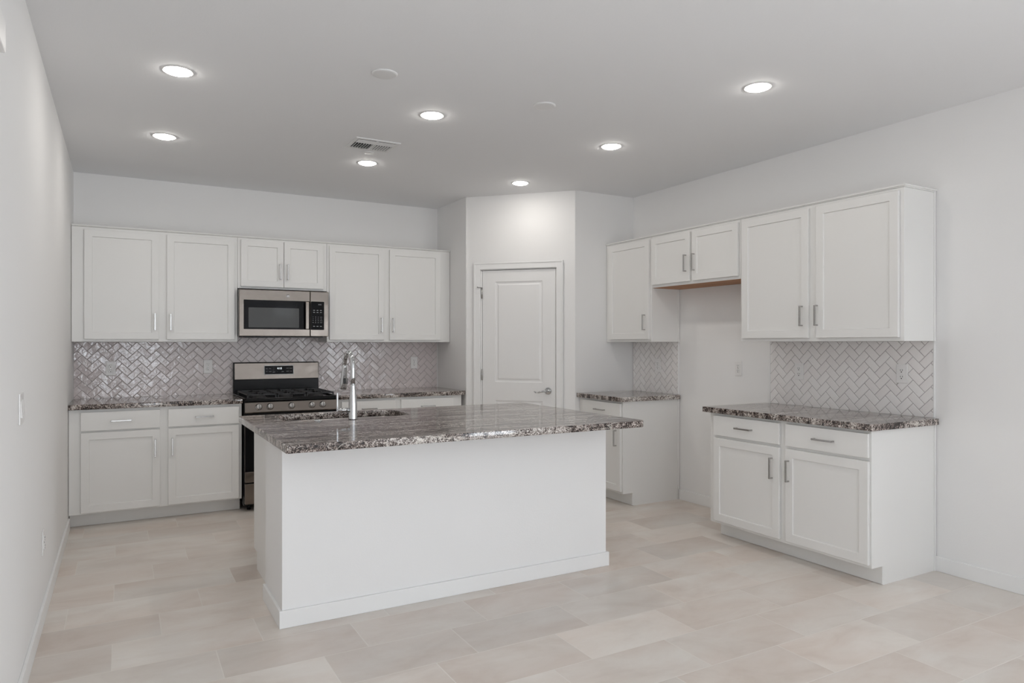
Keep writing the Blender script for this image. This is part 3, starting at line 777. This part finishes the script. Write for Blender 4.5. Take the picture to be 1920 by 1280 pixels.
# round emblem on the door
eb = MB().lathe([(0, .0018), (.014, .0018), (.0145, .003), (.0175, .003), (.018, 0), (0, 0)], (.024, mf-.008, .352), 'Y')
eb.add_mesh(text_mesh('GE', .017, .0005), Matrix.Translation((.024, mf-.0103, .352)))
eb.build('emblem', M_nickel, dro)
vn = MB().box(-.34, .34, mf+.03, -.12, -.0095, -.0005, .001)
for i in range(9): vn.box(-.30+i*.03, -.285+i*.03, mf+.05, -.18, -.012, -.0094)
vn.build('bottom_vent', M_black, mw)

# ------------------------------------------------------------------ gas range
rg = thing('gas_range', 'stainless steel gas stove with black cooktop and five knobs', 'stove', (1.239, YB-.014, 0), 0)
Y0 = YB-.014
RW = .378
fy = -(Y0-5.965)               # body front plane
MB().box(-RW, RW, fy, 0, .045, .893, .002).build('body', M_black, rg)
for s in (-1, 1):
    for y_ in (fy+.06, -.08): MB().cyl((s*.33, y_, 0), (s*.33, y_, .046), .016, seg=14).build('foot', M_black, rg)
ft = 5.925-Y0                  # door face plane
# storage drawer and oven door
MB().box(-RW+.003, RW-.003, ft, fy-.001, .062, .228, .004).build('storage_drawer', M_steel, rg)
od = MB().box(-RW+.003, RW-.003, ft-.004, fy-.001, .238, .325, .004).box(-RW+.003, RW-.003, ft+.002, fy-.001, .325, .775, .003).build('oven_door', M_steel, rg)
MB().box(-RW+.004, RW-.004, ft-.004, ft+.0015, .3255, .772, .002).build('door_glass', M_glass_black, od)
hd_ = MB().cyl((-.31, ft-.045, .735), (.31, ft-.045, .735), .011)
for s in (-1, 1): hd_.box(s*.29-.01, s*.29+.01, ft-.045, ft-.004, .727, .743, .002)
hd_.build('handle', M_steel, od)
# slanted knob panel
kpn = MB().extrude_x([(fy-.001, .795), (ft-.012, .800), (ft-.016, .806), (ft+.004, .882), (fy-.001, .886)], -RW+.002, RW-.002)
kpo = kpn.build('knob_panel', M_steel, rg)
for kx in (-.270, -.181, -.011, .157, .246):
    kb_ = MB().lathe([(0, .026), (.019, .026), (.0215, .023), (.0225, .004), (.0275, .003), (.0275, 0), (0, 0)], (0, 0, 0), 'Y', 28)
    kb_.box(-.0035, .0035, -.031, -.024, -.020, .020, .001)
    bmesh.ops.rotate(kb_.bm, verts=kb_.bm.verts, cent=(0, 0, 0), matrix=Matrix.Rotation(math.radians(-12), 3, 'X'))
    bmesh.ops.translate(kb_.bm, verts=kb_.bm.verts, vec=(kx, ft-.0065, .846))
    ko = kb_.build('knob', M_nickel, rg)
    ln = MB().box(-.0016, .0016, -.0325, -.0308, -.018, .018)
    bmesh.ops.rotate(ln.bm, verts=ln.bm.verts, cent=(0, 0, 0), matrix=Matrix.Rotation(math.radians(-12), 3, 'X'))
    bmesh.ops.translate(ln.bm, verts=ln.bm.verts, vec=(kx, ft-.0065, .846)); ln.build('pointer', M_slot, ko)
# cooktop tray, raised rim
ct = MB().box(-RW-.001, RW+.001, ft-.004, -.035, .893, .905, .003)
ct.box(-RW-.001, -RW+.018, ft-.004, -.035, .904, .920, .004).box(RW-.018, RW+.001, ft-.004, -.035, .904, .920, .004).box(-RW-.001, RW+.001, ft-.004, ft+.022, .904, .918, .004)
ct.build('cooktop', M_black, rg)
for (bx_, by_, br) in ((-.235, ft+.16, .048), (-.235, ft+.44, .040), (0, ft+.30, .05), (.235, ft+.16, .052), (.235, ft+.44, .036)):
    MB().lathe([(br+.012, 0), (br+.010, .006), (br, .010), (br, .014), (br-.004, .020), (0, .021)], (bx_, by_, .905)).build('burner', M_iron, rg)
for (ga, gb) in ((-.352, -.122), (-.114, .114), (.122, .352)):
    g_ = MB(); y0_, y1_ = ft+.035, ft+.575; zt_, zb_ = .948, .936; w_ = .010
    g_.box(ga, gb, y0_, y0_+w_, zb_, zt_, .002).box(ga, gb, y1_-w_, y1_, zb_, zt_, .002).box(ga, ga+w_, y0_, y1_, zb_, zt_, .002).box(gb-w_, gb, y0_, y1_, zb_, zt_, .002)
    cxm = (ga+gb)/2
    g_.box(cxm-w_/2, cxm+w_/2, y0_, y0_+.09, zb_, zt_, .002).box(cxm-w_/2, cxm+w_/2, y1_-.09, y1_, zb_, zt_, .002).box(cxm-w_/2, cxm+w_/2, y0_+.18, y1_-.18, zb_, zt_, .002)
    g_.box(ga, gb, (y0_+y1_)/2-w_/2, (y0_+y1_)/2+w_/2, zb_, zt_, .002)
    for yy in (y0_+.125, y1_-.125): g_.box(ga, ga+.07, yy-w_/2, yy+w_/2, zb_, zt_, .002).box(gb-.07, gb, yy-w_/2, yy+w_/2, zb_, zt_, .002)
    for xx in (ga+.005, gb-.005):
        for yy in (y0_+.005, y1_-.005): g_.box(xx-.005, xx+.005, yy-.005, yy+.005, .905, zb_+.003)
    g_.build('grate', M_iron, rg)
# back guard
MB().box(-RW+.002, RW-.002, -.050, -.002, .893, 1.192, .006).build('back_guard', M_black, rg)
bgx = MB().extrude_x([(-.0505, 1.040), (-.068, 1.036), (-.074, 1.042), (-.062, 1.183), (-.056, 1.188), (-.0505, 1.188)], -.367, .367)
bgo = bgx.build('back_panel', M_steel, rg)
MB().extrude_x([(-.0505, .930), (-.085, .915), (-.085, .906), (-.0505, .906)], -.33, .33).build('vent_ledge', M_black, rg)
def tilt_panel(mb):
    a = math.atan2(.012, .141)
    bmesh.ops.rotate(mb.bm, verts=mb.bm.verts, cent=(0, 0, 0), matrix=Matrix.Rotation(-a, 3, 'X'))
    bmesh.ops.translate(mb.bm, verts=mb.bm.verts, vec=(.012, -.0690, 1.120)); return mb
q = MB(); me = slab_with_hole(rrect(-.131, .131, -.043, .043, .008, 4), None, 0, .003, .0005); me.transform(Matrix.Rotation(math.pi/2, 4, 'X')); q.add_mesh(me)
q.bm.normal_update(); fb = tilt_panel(q).build('display_bezel', M_plastic, bgo)
q = MB(); me = slab_with_hole(rrect(-.126, .126, -.038, .038, .006, 4), None, 0, .0024, .0004); me.transform(Matrix.Translation((0, -.002, 0)) @ Matrix.Rotation(math.pi/2, 4, 'X')); q.add_mesh(me)
tilt_panel(q).build('display', M_glass_black, bgo)
q = MB(); q.add_mesh(text_mesh('4:12', .024, .0004), Matrix.Translation((.004, -.0050, .014))); tilt_panel(q).build('clock_digits', M_led, bgo)
for (x, z, t_) in ((-.108, .014, 'BAKE'), (-.078, .014, 'BROIL'), (-.108, -.014, 'OFF'), (-.078, -.014, 'CLEAN'), (-.045, -.018, 'LIGHT'), (-.015, -.016, '+'), (.032, -.016, 'TIMER'), (.075, .014, 'START'), (.104, .014, 'CLOCK'), (.075, -.014, 'WARM'), (.104, -.014, 'LOCK')):
    q = MB(); q.add_mesh(text_mesh(t_, .0075, .0003), Matrix.Translation((x, -.0050, z))); tilt_panel(q).build('key', M_mark, bgo)
